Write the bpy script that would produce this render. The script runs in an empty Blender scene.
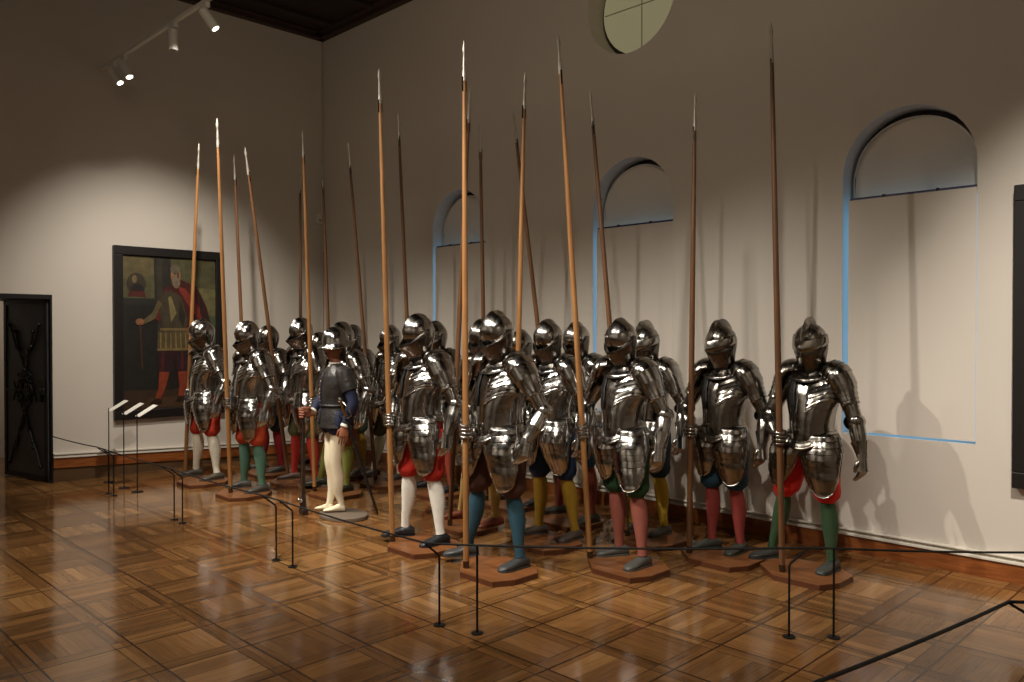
import bpy, math, random
import numpy as np
from mathutils import Vector, Matrix
random.seed(7)
SC = bpy.context.scene
COL = SC.collection
PI = math.pi
S2 = 2 ** -.5

# ------------------------------------------------------------------ camera
# room axes: wall_left is the plane x = 0, wall_right (with the windows) the plane y = 0
CAM = Vector((10.19, -6.35, 1.72))
cam = bpy.data.cameras.new('camera'); camo = bpy.data.objects.new('camera', cam); COL.objects.link(camo)
cam.sensor_width = 36.0; cam.lens = 36.0 * 812 / 1024; cam.clip_start = .05
camo.location = CAM
camo.rotation_euler = (PI / 2 - math.atan(10 / 812), 0, PI / 4)
SC.camera = camo

# ------------------------------------------------------------------ world, exposure
w = bpy.data.worlds.new('world'); SC.world = w; w.use_nodes = True
bg = w.node_tree.nodes['Background']; bg.inputs[0].default_value = (.40, .33, .27, 1); bg.inputs[1].default_value = .05
SC.view_settings.view_transform = 'Standard'; SC.view_settings.look = 'None'
SC.view_settings.gamma = 1; SC.view_settings.exposure = 0.0; SC.view_settings.use_curve_mapping = False
SC.render.film_transparent = False

# ------------------------------------------------------------------ museum spotlights (ceiling tracks) and added fill spots
def spot(loc, aim, power, angle=50, blend=.5, size=.05, color=(1, .86, .70)):
    l = bpy.data.lights.new('spotlight_beam', 'SPOT'); o = bpy.data.objects.new('spotlight_beam', l); COL.objects.link(o)
    o.location = loc
    o.rotation_euler = (Vector(aim) - Vector(loc)).to_track_quat('-Z', 'Y').to_euler()
    l.energy = power; l.spot_size = math.radians(angle); l.spot_blend = blend; l.shadow_soft_size = size; l.color = color
    return o
WARM = (1, .92, .82)
SPOTS = [   # lamps of the ceiling tracks behind the camera's side of the room, aimed at the armours
    ((4.9, -5.6, 5.4), (7.5, -.8, .3), 720, 48, 1),
    ((8.3, -5.0, 5.4), (6.4, -.9, .4), 500, 50, 1),
    ((3.2, -5.2, 5.4), (5.6, -1.1, .3), 660, 48, 1),
    ((6.7, -5.3, 5.4), (4.2, -1.3, .3), 540, 50, 1),
    ((1.4, -5.2, 5.4), (3.0, -1.2, .4), 600, 50, 1),
    ((4.6, -5.2, 5.4), (1.5, -1.4, .4), 580, 50, 1),
    ((9.9, -3.8, 5.4), (9.5, 0, 1.2), 1400, 44, 1),
    ((2.66, -3.0, 4.7), (0, -2.35, 1.0), 500, 74, 1),
    # added fill spots without fixtures, to brighten the floor and bounce off unseen walls
    ((8.5, -6.5, 5.4), (9.5, -9.4, 3.6), 460, 74, 1),
    ((5.0, -6.8, 5.4), (4.5, -9.4, 3.6), 460, 74, 1),
    ((10.2, -3.5, 5.4), (11.5, -3.5, 2.0), 220, 110, 1),
    ((2.8, -5.0, 5.4), (3.7, -3.5, 0), 800, 56, 1),
    ((6.4, -5.0, 5.4), (5.9, -3.4, 0), 420, 66, 1),
    ((6.4, -5.4, 5.7), (5.0, 0, 4.4), 130, 130, 1, .4, (1, .84, .64)),  # added wide soft fill without fixture, lifts the upper window wall
]
for a in SPOTS: spot(*a[:5], size=a[5] if len(a) > 5 else .05, color=a[6] if len(a) > 6 else WARM)

# ------------------------------------------------------------------ materials
def lin(c):
    return tuple(((v / 255) / 12.92 if v / 255 <= .04045 else ((v / 255 + .055) / 1.055) ** 2.4) for v in c) + (1,)
MC = {}
def mat(name, rgb, rough=.6, metal=0, noise=0, nscale=8, bump=0, bscale=60, coat=0, emit=None, estr=0, spec=.5, rvar=0):
    if name in MC: return MC[name]
    m = bpy.data.materials.new(name); m.use_nodes = True; nt = m.node_tree; N = nt.nodes; L = nt.links
    b = N['Principled BSDF']
    col = lin(rgb)
    b.inputs['Base Color'].default_value = col; b.inputs['Roughness'].default_value = rough
    b.inputs['Metallic'].default_value = metal; b.inputs['Coat Weight'].default_value = coat
    b.inputs['Specular IOR Level'].default_value = spec
    tc = N.new('ShaderNodeTexCoord')
    if noise or rvar:
        n = N.new('ShaderNodeTexNoise'); n.inputs['Scale'].default_value = nscale; n.inputs['Detail'].default_value = 5
        L.new(tc.outputs['Object'], n.inputs['Vector'])
        if noise:
            mx = N.new('ShaderNodeMix'); mx.data_type = 'RGBA'
            mx.inputs['A'].default_value = tuple(v * (1 - noise) for v in col[:3]) + (1,)
            mx.inputs['B'].default_value = tuple(min(1, v * (1 + noise)) for v in col[:3]) + (1,)
            L.new(n.outputs['Fac'], mx.inputs['Factor']); L.new(mx.outputs['Result'], b.inputs['Base Color'])
        if rvar:
            mr = N.new('ShaderNodeMapRange'); mr.inputs['From Min'].default_value = .3; mr.inputs['From Max'].default_value = .7
            mr.inputs['To Min'].default_value = rough - rvar; mr.inputs['To Max'].default_value = rough + rvar
            L.new(n.outputs['Fac'], mr.inputs['Value']); L.new(mr.outputs['Result'], b.inputs['Roughness'])
    if bump:
        n2 = N.new('ShaderNodeTexNoise'); n2.inputs['Scale'].default_value = bscale; n2.inputs['Detail'].default_value = 3
        L.new(tc.outputs['Object'], n2.inputs['Vector'])
        bp = N.new('ShaderNodeBump'); bp.inputs['Strength'].default_value = bump; bp.inputs['Distance'].default_value = .01
        L.new(n2.outputs['Fac'], bp.inputs['Height']); L.new(bp.outputs['Normal'], b.inputs['Normal'])
    if emit:
        b.inputs['Emission Color'].default_value = lin(emit); b.inputs['Emission Strength'].default_value = estr
    MC[name] = m
    return m

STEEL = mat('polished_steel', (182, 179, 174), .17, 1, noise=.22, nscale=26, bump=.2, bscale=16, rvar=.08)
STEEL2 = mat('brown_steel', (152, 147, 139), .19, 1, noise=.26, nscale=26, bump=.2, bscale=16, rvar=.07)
DSTEEL = mat('dark_steel', (106, 100, 94), .22, 1, noise=.25, nscale=10, bump=.2, bscale=18, rvar=.08)
LEATHER = mat('black_leather', (22, 20, 20), .5)
BRASS = mat('brass', (190, 150, 80), .3, 1)
WALLM = mat('plaster_wall', (206, 198, 186), .85, noise=.04, nscale=1.3, bump=.05, bscale=40)
LEDGEM = mat('white_paint', (222, 216, 202), .5)
SHADE = mat('blind_fabric', (208, 200, 188), .9, bump=.03, bscale=200)
CEILM = mat('dark_ceiling_wood', (44, 30, 22), .7, noise=.3, nscale=4)
BLACKM = mat('black_iron', (20, 19, 18), .5, .3)
FRAMEM = mat('dark_window_frame', (40, 30, 26), .6)
WHITEM = mat('white_metal', (215, 212, 202), .45)
PLINTHW = mat('plinth_side_wood', (92, 52, 30), .4, noise=.25, nscale=12)
def wood(name, c1, c2, scale=(1, 12, 12), rough=.35, coat=0, axis=0):
    m = bpy.data.materials.new(name); m.use_nodes = True; nt = m.node_tree; N = nt.nodes; L = nt.links
    b = N['Principled BSDF']; b.inputs['Roughness'].default_value = rough; b.inputs['Coat Weight'].default_value = coat
    tc = N.new('ShaderNodeTexCoord'); mp = N.new('ShaderNodeMapping'); mp.inputs['Scale'].default_value = scale
    n = N.new('ShaderNodeTexNoise'); n.inputs['Scale'].default_value = 3; n.inputs['Detail'].default_value = 6
    L.new(tc.outputs['Object'], mp.inputs['Vector']); L.new(mp.outputs['Vector'], n.inputs['Vector'])
    r = N.new('ShaderNodeValToRGB'); r.color_ramp.elements[0].position = .3; r.color_ramp.elements[1].position = .7
    r.color_ramp.elements[0].color = lin(c1); r.color_ramp.elements[1].color = lin(c2)
    L.new(n.outputs['Fac'], r.inputs['Fac']); L.new(r.outputs['Color'], b.inputs['Base Color'])
    return m
PLINTH = wood('plinth_wood', (110, 68, 38), (144, 92, 52), rough=.3)
ASH = wood('ash_pole', (138, 94, 52), (170, 122, 72), (14, 14, 1), rough=.45)
DARKPOLE = wood('dark_pole', (92, 62, 38), (120, 82, 50), (14, 14, 1), rough=.45)
BASEW = wood('baseboard_wood', (116, 62, 28), (156, 92, 46), (2, 2, 20), rough=.3)
UNDERSHADE = mat('under_board_shade', (84, 62, 40), .4, noise=.3, nscale=6)  # brown for the shade strip under the left board

def floor_material():
    m = bpy.data.materials.new('parquet'); m.use_nodes = True; nt = m.node_tree; N = nt.nodes; L = nt.links
    b = N['Principled BSDF']
    tc = N.new('ShaderNodeTexCoord'); sp = N.new('ShaderNodeSeparateXYZ'); L.new(tc.outputs['Object'], sp.inputs[0])
    def M(op, a, c=None, clamp=False):
        n = N.new('ShaderNodeMath'); n.operation = op; n.use_clamp = clamp
        for i, v in enumerate((a, c)):
            if v is None: continue
            if isinstance(v, (int, float)): n.inputs[i].default_value = v
            else: L.new(v, n.inputs[i])
        return n.outputs[0]
    P = .4555
    u = M('DIVIDE', M('SUBTRACT', sp.outputs[0], 5.045), P); v = M('DIVIDE', M('SUBTRACT', sp.outputs[1], -3.865), P)
    fu = M('FLOOR', u); fv = M('FLOOR', v); cu = M('SUBTRACT', u, fu); cv = M('SUBTRACT', v, fv)
    bw = .2
    bu = M('LESS_THAN', cu, bw); bv = M('LESS_THAN', cv, bw)
    border = M('MAXIMUM', bu, bv)
    par = M('MODULO', M('ADD', M('ADD', fu, fv), 400), 2)
    # plank coordinate across the boards, and along
    su = M('MULTIPLY', cu, 7); sv = M('MULTIPLY', cv, 7)
    def mixv(f, a, c):
        n = N.new('ShaderNodeMix'); n.data_type = 'FLOAT'
        L.new(f, n.inputs['Factor'])
        for k, val in (('A', a), ('B', c)):
            if isinstance(val, (int, float)): n.inputs[k].default_value = val
            else: L.new(val, n.inputs[k])
        return n.outputs['Result']
    across = mixv(par, su, sv)
    # border strips run along their band
    sb = mixv(bv, M('MULTIPLY', cu, 10), M('MULTIPLY', cv, 10))
    strip = mixv(border, across, sb)
    fs = M('FLOOR', strip)
    seamf = M('SUBTRACT', strip, fs)
    seam = M('LESS_THAN', M('MINIMUM', seamf, M('SUBTRACT', 1, seamf)), .035)
    edge = M('LESS_THAN', M('MINIMUM', M('ABSOLUTE', M('SUBTRACT', cu, bw)), M('ABSOLUTE', M('SUBTRACT', cv, bw))), .014)
    edge2 = M('LESS_THAN', M('MINIMUM', cu, cv), .012)
    cb = N.new('ShaderNodeCombineXYZ'); L.new(fu, cb.inputs[0]); L.new(fv, cb.inputs[1]); L.new(M('ADD', fs, M('MULTIPLY', border, 31)), cb.inputs[2])
    wn = N.new('ShaderNodeTexWhiteNoise'); wn.noise_dimensions = '3D'; L.new(cb.outputs[0], wn.inputs['Vector'])
    cb2 = N.new('ShaderNodeCombineXYZ'); L.new(fu, cb2.inputs[0]); L.new(fv, cb2.inputs[1])
    wn2 = N.new('ShaderNodeTexWhiteNoise'); wn2.noise_dimensions = '3D'; L.new(cb2.outputs[0], wn2.inputs['Vector'])
    # grain stretched along the boards
    g1 = N.new('ShaderNodeMapping'); g1.inputs['Scale'].default_value = (60, 5, 1); L.new(tc.outputs['Object'], g1.inputs[0])
    g2 = N.new('ShaderNodeMapping'); g2.inputs['Scale'].default_value = (5, 60, 1); L.new(tc.outputs['Object'], g2.inputs[0])
    na = N.new('ShaderNodeTexNoise'); na.inputs['Scale'].default_value = 1; na.inputs['Detail'].default_value = 4; L.new(g1.outputs[0], na.inputs['Vector'])
    nb = N.new('ShaderNodeTexNoise'); nb.inputs['Scale'].default_value = 1; nb.inputs['Detail'].default_value = 4; L.new(g2.outputs[0], nb.inputs['Vector'])
    grain = mixv(mixv(border, par, bv), na.outputs['Fac'], nb.outputs['Fac'])
    val = M('ADD', M('ADD', M('MULTIPLY', wn.outputs['Value'], .30), M('MULTIPLY', grain, .46)), M('MULTIPLY', wn2.outputs['Value'], .26))
    r = N.new('ShaderNodeValToRGB'); e = r.color_ramp.elements
    e[0].position = .2; e[0].color = lin((92, 62, 34)); e[1].position = .85; e[1].color = lin((170, 126, 76))
    mid = e.new(.52); mid.color = lin((132, 92, 52))
    L.new(val, r.inputs['Fac'])
    mx = N.new('ShaderNodeMix'); mx.data_type = 'RGBA'; L.new(M('ADD', M('MULTIPLY', seam, .25), M('MULTIPLY', M('MAXIMUM', edge, edge2), .8), True), mx.inputs['Factor'])
    L.new(r.outputs['Color'], mx.inputs['A']); mx.inputs['B'].default_value = lin((38, 22, 14))
    mb = N.new('ShaderNodeMix'); mb.data_type = 'RGBA'; mb.blend_type = 'MULTIPLY'
    L.new(M('MULTIPLY', border, .36), mb.inputs['Factor']); L.new(mx.outputs['Result'], mb.inputs['A']); mb.inputs['B'].default_value = (.55, .5, .46, 1)
    L.new(mb.outputs['Result'], b.inputs['Base Color'])
    rn = N.new('ShaderNodeTexNoise'); rn.inputs['Scale'].default_value = 2.2; rn.inputs['Detail'].default_value = 4; L.new(tc.outputs['Object'], rn.inputs['Vector'])
    mr = N.new('ShaderNodeMapRange'); mr.inputs['To Min'].default_value = .07; mr.inputs['To Max'].default_value = .19
    L.new(rn.outputs['Fac'], mr.inputs['Value']); L.new(mr.outputs['Result'], b.inputs['Roughness'])
    b.inputs['Specular IOR Level'].default_value = .6
    bn = N.new('ShaderNodeTexNoise'); bn.inputs['Scale'].default_value = 7; bn.inputs['Detail'].default_value = 2; L.new(tc.outputs['Object'], bn.inputs['Vector'])
    hh = M('SUBTRACT', M('ADD', bn.outputs['Fac'], M('MULTIPLY', wn.outputs['Value'], .12)), M('MULTIPLY', edge, .3))
    bp = N.new('ShaderNodeBump'); bp.inputs['Strength'].default_value = .22; bp.inputs['Distance'].default_value = .006
    L.new(hh, bp.inputs['Height']); L.new(bp.outputs['Normal'], b.inputs['Normal'])
    return m

# ------------------------------------------------------------------ mesh helpers
class MB:
    def __init__(s): s.v = []; s.f = []; s.m = []
    def add(s, V, F, mi=0):
        o = len(s.v); s.v += [tuple(map(float, p)) for p in V]; s.f += [tuple(i + o for i in f) for f in F]; s.m += [mi] * len(F)
        return s
    def box(s, a, b, mi=0):
        (x0, y0, z0), (x1, y1, z1) = a, b
        return s.add([(x0, y0, z0), (x1, y0, z0), (x1, y1, z0), (x0, y1, z0), (x0, y0, z1), (x1, y0, z1), (x1, y1, z1), (x0, y1, z1)],
              [(0, 3, 2, 1), (4, 5, 6, 7), (0, 1, 5, 4), (1, 2, 6, 5), (2, 3, 7, 6), (3, 0, 4, 7)], mi)
    def grid(s, P, closed=False, capa=False, capb=False, mi=0):
        m, n = len(P), len(P[0]); V = [p for r in P for p in r]; F = []
        for i in range(m - 1):
            for j in range(n if closed else n - 1):
                k = (j + 1) % n
                F.append((i * n + j, i * n + k, (i + 1) * n + k, (i + 1) * n + j))
        if capa: F.append(tuple(range(n))[::-1])
        if capb: F.append(tuple((m - 1) * n + j for j in range(n)))
        return s.add(V, F, mi)
    def tube(s, path, rad, n=10, ry=None, side=None, caps=True, mi=0):
        path = [Vector(p) for p in path]; m = len(path)
        if isinstance(rad, (int, float)): rad = [rad] * m
        if ry is None: ry = rad
        if isinstance(ry, (int, float)): ry = [ry] * m
        P = []; ref = Vector(side) if side else None
        for i, p in enumerate(path):
            t = (path[min(i + 1, m - 1)] - path[max(i - 1, 0)])
            if t.length < 1e-7: t = (path[-1] - path[0])
            t.normalize()
            if ref is None:
                ref = Vector((1, 0, 0)) if abs(t.x) < .8 else Vector((0, 1, 0))
            a = (ref - t * ref.dot(t)).normalized(); b = t.cross(a)
            if side is None: ref = a
            P.append([p + a * (rad[i] * math.cos(2 * PI * j / n)) + b * (ry[i] * math.sin(2 * PI * j / n)) for j in range(n)])
        return s.grid(P, True, caps, caps, mi)
    def sphere(s, c, r, nu=12, nv=8, mi=0, R=None):
        if isinstance(r, (int, float)): r = (r, r, r)
        P = []
        for i in range(nv + 1):
            a = PI * (i / nv) ; a = min(max(a, .02), PI - .02); row = []
            for j in range(nu):
                b = 2 * PI * j / nu
                q = Vector((r[0] * math.sin(a) * math.cos(b), r[1] * math.sin(a) * math.sin(b), -r[2] * math.cos(a)))
                if R: q = R @ q
                row.append(Vector(c) + q)
            P.append(row)
        return s.grid(P, True, True, True, mi)
    def prism(s, poly, z0, z1, mi=0, T=None):
        n = len(poly); V = [(x, y, z0) for x, y in poly] + [(x, y, z1) for x, y in poly]
        if T: V = [T(p) for p in V]
        F = [tuple(range(n))[::-1], tuple(range(n, 2 * n))] + [(i, (i + 1) % n, n + (i + 1) % n, n + i) for i in range(n)]
        return s.add(V, F, mi)
    def build(s, name, mats, parent=None, smooth=40, loc=None, solid=0, label=None, subd=0, bevel=0):
        me = bpy.data.meshes.new(name); me.from_pydata(s.v, [], s.f); me.update()
        if not isinstance(mats, (list, tuple)): mats = [mats]
        for m in mats: me.materials.append(m)
        if len(mats) > 1: me.polygons.foreach_set('material_index', s.m)
        o = bpy.data.objects.new(name, me); COL.objects.link(o)
        if smooth:
            me.polygons.foreach_set('use_smooth', [True] * len(me.polygons)); me.set_sharp_from_angle(angle=math.radians(smooth))
        if parent: o.parent = parent
        if loc: o.location = loc
        if bevel:
            b = o.modifiers.new('b', 'BEVEL'); b.width = bevel; b.segments = 2; b.limit_method = 'ANGLE'
        if solid:
            q = o.modifiers.new('s', 'SOLIDIFY'); q.thickness = solid; q.offset = -1
        if subd:
            q = o.modifiers.new('d', 'SUBSURF'); q.levels = subd; q.render_levels = subd
        if label: o['label'] = label
        return o
def tag(o, label=None, cat=None, group=None, kind=None):
    if label: o['label'] = label
    if cat: o['category'] = cat
    if group: o['group'] = group
    if kind: o['kind'] = kind
    return o
def empty(name, loc, rz=0, scale=1):
    o = bpy.data.objects.new(name, None); COL.objects.link(o); o.location = loc; o.rotation_euler = (0, 0, rz); o.scale = (scale,) * 3
    o.empty_display_size = .1
    return o
def structure(o): o['kind'] = 'structure'; return o
def lerp(a, b, t): return a + (b - a) * t
def interp(t, pts):
    for (t0, v0), (t1, v1) in zip(pts, pts[1:]):
        if t <= t1:
            k = 0 if t1 == t0 else max(0, (t - t0) / (t1 - t0)); return v0 + (v1 - v0) * k
    return pts[-1][1]
def smooth_interp(t, pts):
    for (t0, v0), (t1, v1) in zip(pts, pts[1:]):
        if t <= t1:
            k = 0 if t1 == t0 else max(0, min(1, (t - t0) / (t1 - t0))); k = k * k * (3 - 2 * k); return v0 + (v1 - v0) * k
    return pts[-1][1]

# ------------------------------------------------------------------ room shell
structure(MB().box((-3.5, -9.5, -.1), (11.5, .0, 0)).build('floor', floor_material(), smooth=0))
CH = 5.93
structure(MB().box((-.3, -9.5, CH), (11.5, .6, CH + .1)).build('ceiling', CEILM, smooth=0))
# ceiling moulding and beams
m = MB()
m.box((0, -.1, CH - .07), (11.5, 0, CH)); m.box((0, -.2, CH - .03), (11.5, 0, CH))
m.box((0, -9.5, CH - .07), (.1, 0, CH)); m.box((0, -9.5, CH - .03), (.2, 0, CH))
structure(m.build('trim_1', mat('dark_moulding', (58, 40, 28), .6), smooth=0))
m = MB()
for k in range(12): m.box((.9 * k + .5, -9.5, CH - .05), (.9 * k + .62, -.2, CH + .001))
structure(m.build('trim_2', CEILM, smooth=0))

# right wall with three arched recesses and a round one
WD = .35
def arch_outline(x0, x1, z0, zs, n=20):
    c = (x0 + x1) / 2; r = (x1 - x0) / 2
    return [(x0, z0), (x1, z0), (x1, zs)] + [(c + r * math.cos(PI * k / n), zs + r * math.sin(PI * k / n)) for k in range(1, n)] + [(x0, zs)]
OPEN = [(2.47, 3.41), (4.99, 5.94), (7.51, 8.46)]
Z0, ZS = .92, 2.92
OC, OR = (5.44, 4.92), .52
import bmesh
def wall_with_holes():
    bm = bmesh.new()
    outer = [(-.3, -.0), (11.5, -.0), (11.5, CH + .1), (-.3, CH + .1)]
    loops = [outer] + [arch_outline(a, b, Z0, ZS) for a, b in OPEN] + [[(OC[0] + OR * math.cos(2 * PI * k / 40), OC[1] + OR * math.sin(2 * PI * k / 40)) for k in range(40)]]
    edges = []; lv = []
    for lp in loops:
        vs = [bm.verts.new((x, 0, z)) for x, z in lp]; lv.append(vs)
        edges += [bm.edges.new((vs[i], vs[(i + 1) % len(vs)])) for i in range(len(vs))]
    bmesh.ops.triangle_fill(bm, use_beauty=True, use_dissolve=False, edges=edges)
    for f in bm.faces:
        f.normal_update()
        if f.normal.y > 0: f.normal_flip()
    for vs in lv[1:]:   # reveals
        back = [bm.verts.new((v.co.x, WD, v.co.z)) for v in vs]
        for i in range(len(vs)):
            j = (i + 1) % len(vs); bm.faces.new((vs[i], vs[j], back[j], back[i]))
    me = bpy.data.meshes.new('wall_right'); bm.to_mesh(me); bm.free(); me.materials.append(WALLM)
    o = bpy.data.objects.new('wall_right', me); COL.objects.link(o); return structure(o)
wall_with_holes()
DAY = mat('daylight_glass', (150, 190, 235), .3, emit=(128, 190, 236), estr=1.15)
OCG = mat('oculus_glass', (150, 148, 120), .4, emit=(160, 152, 118), estr=.42)
def window(i, a, b):
    w_ = empty('window_%d' % i, (a, 0, Z0)); structure(w_)
    W = b - a; Hs = ZS - Z0; r = W / 2
    # dark frame closing the back of the recess
    fr = MB().prism(arch_outline(-.005, W + .005, -.005, Hs), .215, .25, T=lambda p: (p[0], p[2], p[1]))
    fr.build('window_frame', FRAMEM, w_, smooth=0)
    g = MB().box((.03, .195, .0), (W - .03, .213, 1.80)); g.build('pane', DAY, w_, smooth=0)
    # fixed half-round blind
    ra = r - .025; zc = Hs
    pts = [(.025, 1.80), (W - .01, 1.80), (W - .01, zc)] + [(r + (r - .03) * math.cos(PI * k / 24), zc + (r - .055) * math.sin(PI * k / 24)) for k in range(1, 24)] + [(.035, zc)]
    MB().prism(pts, .165, .18, T=lambda p: (p[0], p[2], p[1])).build('arch_blind', SHADE, w_, smooth=0)
    rim = [(W - .01, .158, zc)] + [(r + (r - .03) * math.cos(PI * k / 24), .158, zc + (r - .055) * math.sin(PI * k / 24)) for k in range(1, 24)] + [(.025, .158, zc), (.025, .158, 1.80)]
    MB().tube(rim, .006, 6).build('arch_trim', LEDGEM, w_)
    # roller blind
    MB().box((.045, .004, .018), (W - .004, .010, 1.815)).build('roller_blind', SHADE, w_, smooth=0)
    bar = MB().tube([(.05, .03, 1.82), (W - .004, .03, 1.82)], .016, 10); bar.build('blind_tube', mat('blind_tube', (60, 58, 90), .4), w_)
    for t in (.32, .72): MB().box((W * t - .008, .01, 1.80), (W * t + .008, .05, 1.84)).build('bracket', BLACKM, w_, smooth=0)
    return w_
for i, (a, b) in enumerate(OPEN): window(i + 1, a, b)
oc = empty('window_4', (OC[0], 0, OC[1])); structure(oc)
def disc(r, n=40, cx=0, cz=0): return [(cx + r * math.cos(2 * PI * k / n), cz + r * math.sin(2 * PI * k / n)) for k in range(n)]
MB().prism(disc(OR + .004), .24, .3, T=lambda p: (p[0], p[2], p[1])).build('window_frame', FRAMEM, oc)
MB().prism(disc(OR - .045), .2, .238, T=lambda p: (p[0], p[2], p[1])).build('pane', OCG, oc)
m = MB(); m.box((-OR + .06, .197, -.005), (OR - .06, .2, .005)); m.box((-.005, .197, -OR + .06), (.005, .2, OR - .06))
m.build('glazing_bar', mat('glazing_bar', (150, 148, 120), .5), oc, smooth=0)

# left wall, cut by the doorway
DY = -3.53; DH = 2.10
structure(MB().box((-1.0, DY, 0), (0, .35, CH)).build('wall_left', WALLM, smooth=0))
structure(MB().box((-1.0, -9.5, DH + .02), (0, DY, CH)).build('wall_left_lintel', WALLM, smooth=0)).name = 'wall_left.001'
structure(MB().box((-1.0, -9.5, 0), (0, -4.75, DH + .02)).build('wall_left', WALLM, smooth=0))
structure(MB().box((11.5, -9.6, 0), (11.6, .0, CH)).build('wall_camera_side', WALLM, smooth=0)).name = 'wall_east'
structure(MB().box((-3.5, -9.6, 0), (11.5, -9.5, CH)).build('wall_front', WALLM, smooth=0))
structure(MB().box((-2.6, -8, 0), (-2.5, 0, 3)).build('wall_back', WALLM, smooth=0))
spot((-1.3, -4.4, 2.9), (-2.5, -4.3, 1.2), 60, 110, .8)
m = MB(); m.box((-1.01, DY - .02, 0), (.012, DY, DH + .03)); m.box((-1.01, -4.75, DH - .02), (.015, DY, DH + .03))
structure(m.build('door_1_frame', BLACKM, smooth=0)).name = 'trim_3'

# skirting: wooden board below a thin white ledge
m = MB().box((0, -.035, 0), (11.5, 0, .13)); structure(m.build('baseboard_right', BASEW, smooth=0))
m = MB().box((0, -.05, .13), (11.5, 0, .150)); m.box((0, -.022, .150), (11.5, 0, .158)); m.box((0, -.042, .168), (11.5, 0, .182))
structure(m.build('trim_4', LEDGEM, smooth=0, bevel=.004))
def slopeboard(x0, x1, za0, za1, zb0, zb1, name, mt):
    # board on the left wall: za at the corner, zb at the doorway
    V = [(x0, 0, za0), (x1, 0, za0), (x1, 0, za1), (x0, 0, za1), (x0, DY, zb0), (x1, DY, zb0), (x1, DY, zb1), (x0, DY, zb1)]
    return MB().add(V, [(0, 1, 2, 3), (7, 6, 5, 4), (0, 4, 5, 1), (1, 5, 6, 2), (2, 6, 7, 3), (3, 7, 4, 0)]).build(name, mt, smooth=0)
structure(slopeboard(0, .035, .0, .13, .165, .28, 'baseboard_left', BASEW))
structure(slopeboard(0, .02, -.05, .0, -.05, .17, 'trim_5', UNDERSHADE))  # added dark strip, stands in for the junction shadow below the board
structure(slopeboard(0, .05, .13, .150, .28, .298, 'trim_6', LEDGEM))
structure(slopeboard(0, .042, .168, .182, .316, .33, 'trim_7', LEDGEM))

# alarm sensor and cable in the corner
sn = empty('alarm_sensor', (.03, -.08, 3.25)); tag(sn, 'small white alarm sensor box high up in the corner of the room', 'sensor')
MB().box((-.03, -.035, 0), (.02, .035, .14)).build('housing', WHITEM, sn, smooth=0, bevel=.006)
MB().sphere((.022, 0, .05), .018).build('sensor_eye', mat('sensor_eye', (150, 148, 140), .3), sn)
tag(MB().tube([(.02, -.03, .25), (.02, -.03, CH - .08)], .008, 8).build('cable_conduit', WALLM), 'thin painted cable conduit running up the corner above the sensor', 'conduit')

# ------------------------------------------------------------------ iron door
def iron_door():
    d = empty('door_1', (-.95, DY - .245, .01), math.atan2(.205, .92)); d['kind'] = 'structure'
    L_, H_ = .94, 2.07
    DM = mat('iron_door', (66, 67, 70), .55, .1, noise=.35, nscale=5, bump=.3, bscale=20)
    MB().box((0, -.0, 0), (L_, .03, H_)).build('door_leaf', DM, d, smooth=0)
    f = MB()
    for a, b in (((0, -.014, 0), (.05, 0, H_)), ((L_ - .05, -.014, 0), (L_, 0, H_)), ((0, -.014, H_ - .05), (L_, 0, H_)), ((0, -.014, 0), (L_, 0, .05))): f.box(a, b)
    f.build('door_frame_band', BLACKM, d, smooth=0)
    o = MB()
    cx, cz = L_ / 2, H_ * .5
    for s in (-1, 1):
        for (x0, z0, x1, z1) in ((cx - s * .34, 1.80, cx + s * .26, .9), (cx - s * .36, .14, cx + s * .24, 1.12), (cx - s * .2, 1.72, cx + s * .10, .95), (cx - s * .2, .35, cx + s * .12, 1.1)):
            P = []
            for k in range(25):
                t = k / 24; wob = .012 * math.sin(t * 14 + s)
                P.append((lerp(x0, x1, t) + wob, -.016, lerp(z0, z1, t)))
            o.tube(P, .011, 6)
            for t in (.02, .3, .6): o.sphere((lerp(x0, x1, t), -.02, lerp(z0, z1, t)), .022, 8, 6)
        for zz in (.9, 1.0, 1.12, 1.2):
            P = [(cx + s * (.03 + .11 * math.sin(k / 12 * PI)), -.018, zz + .09 * (k / 12 - .5)) for k in range(13)]
            o.tube(P, .011, 6)
    o.tube([(.06, -.016, 1.02), (L_ - .06, -.016, 1.02)], .008, 6)
    o.build('scrollwork', BLACKM, d)
    lk = MB().box((L_ - .2, -.03, .98), (L_ - .03, 0, 1.16)); lk.box((L_ - .14, -.045, .9), (L_ - .09, 0, .99)); lk.build('lock_case', BLACKM, d, smooth=0, bevel=.004)
    h = MB().tube([(L_ - .05, -.02, 1.05), (L_ - .05, -.06, 1.05), (L_ + .03, -.065, 1.05)], .012, 8); h.sphere((L_ + .03, -.065, 1.05), .02); h.build('door_handle', BLACKM, d)
iron_door()

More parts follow.
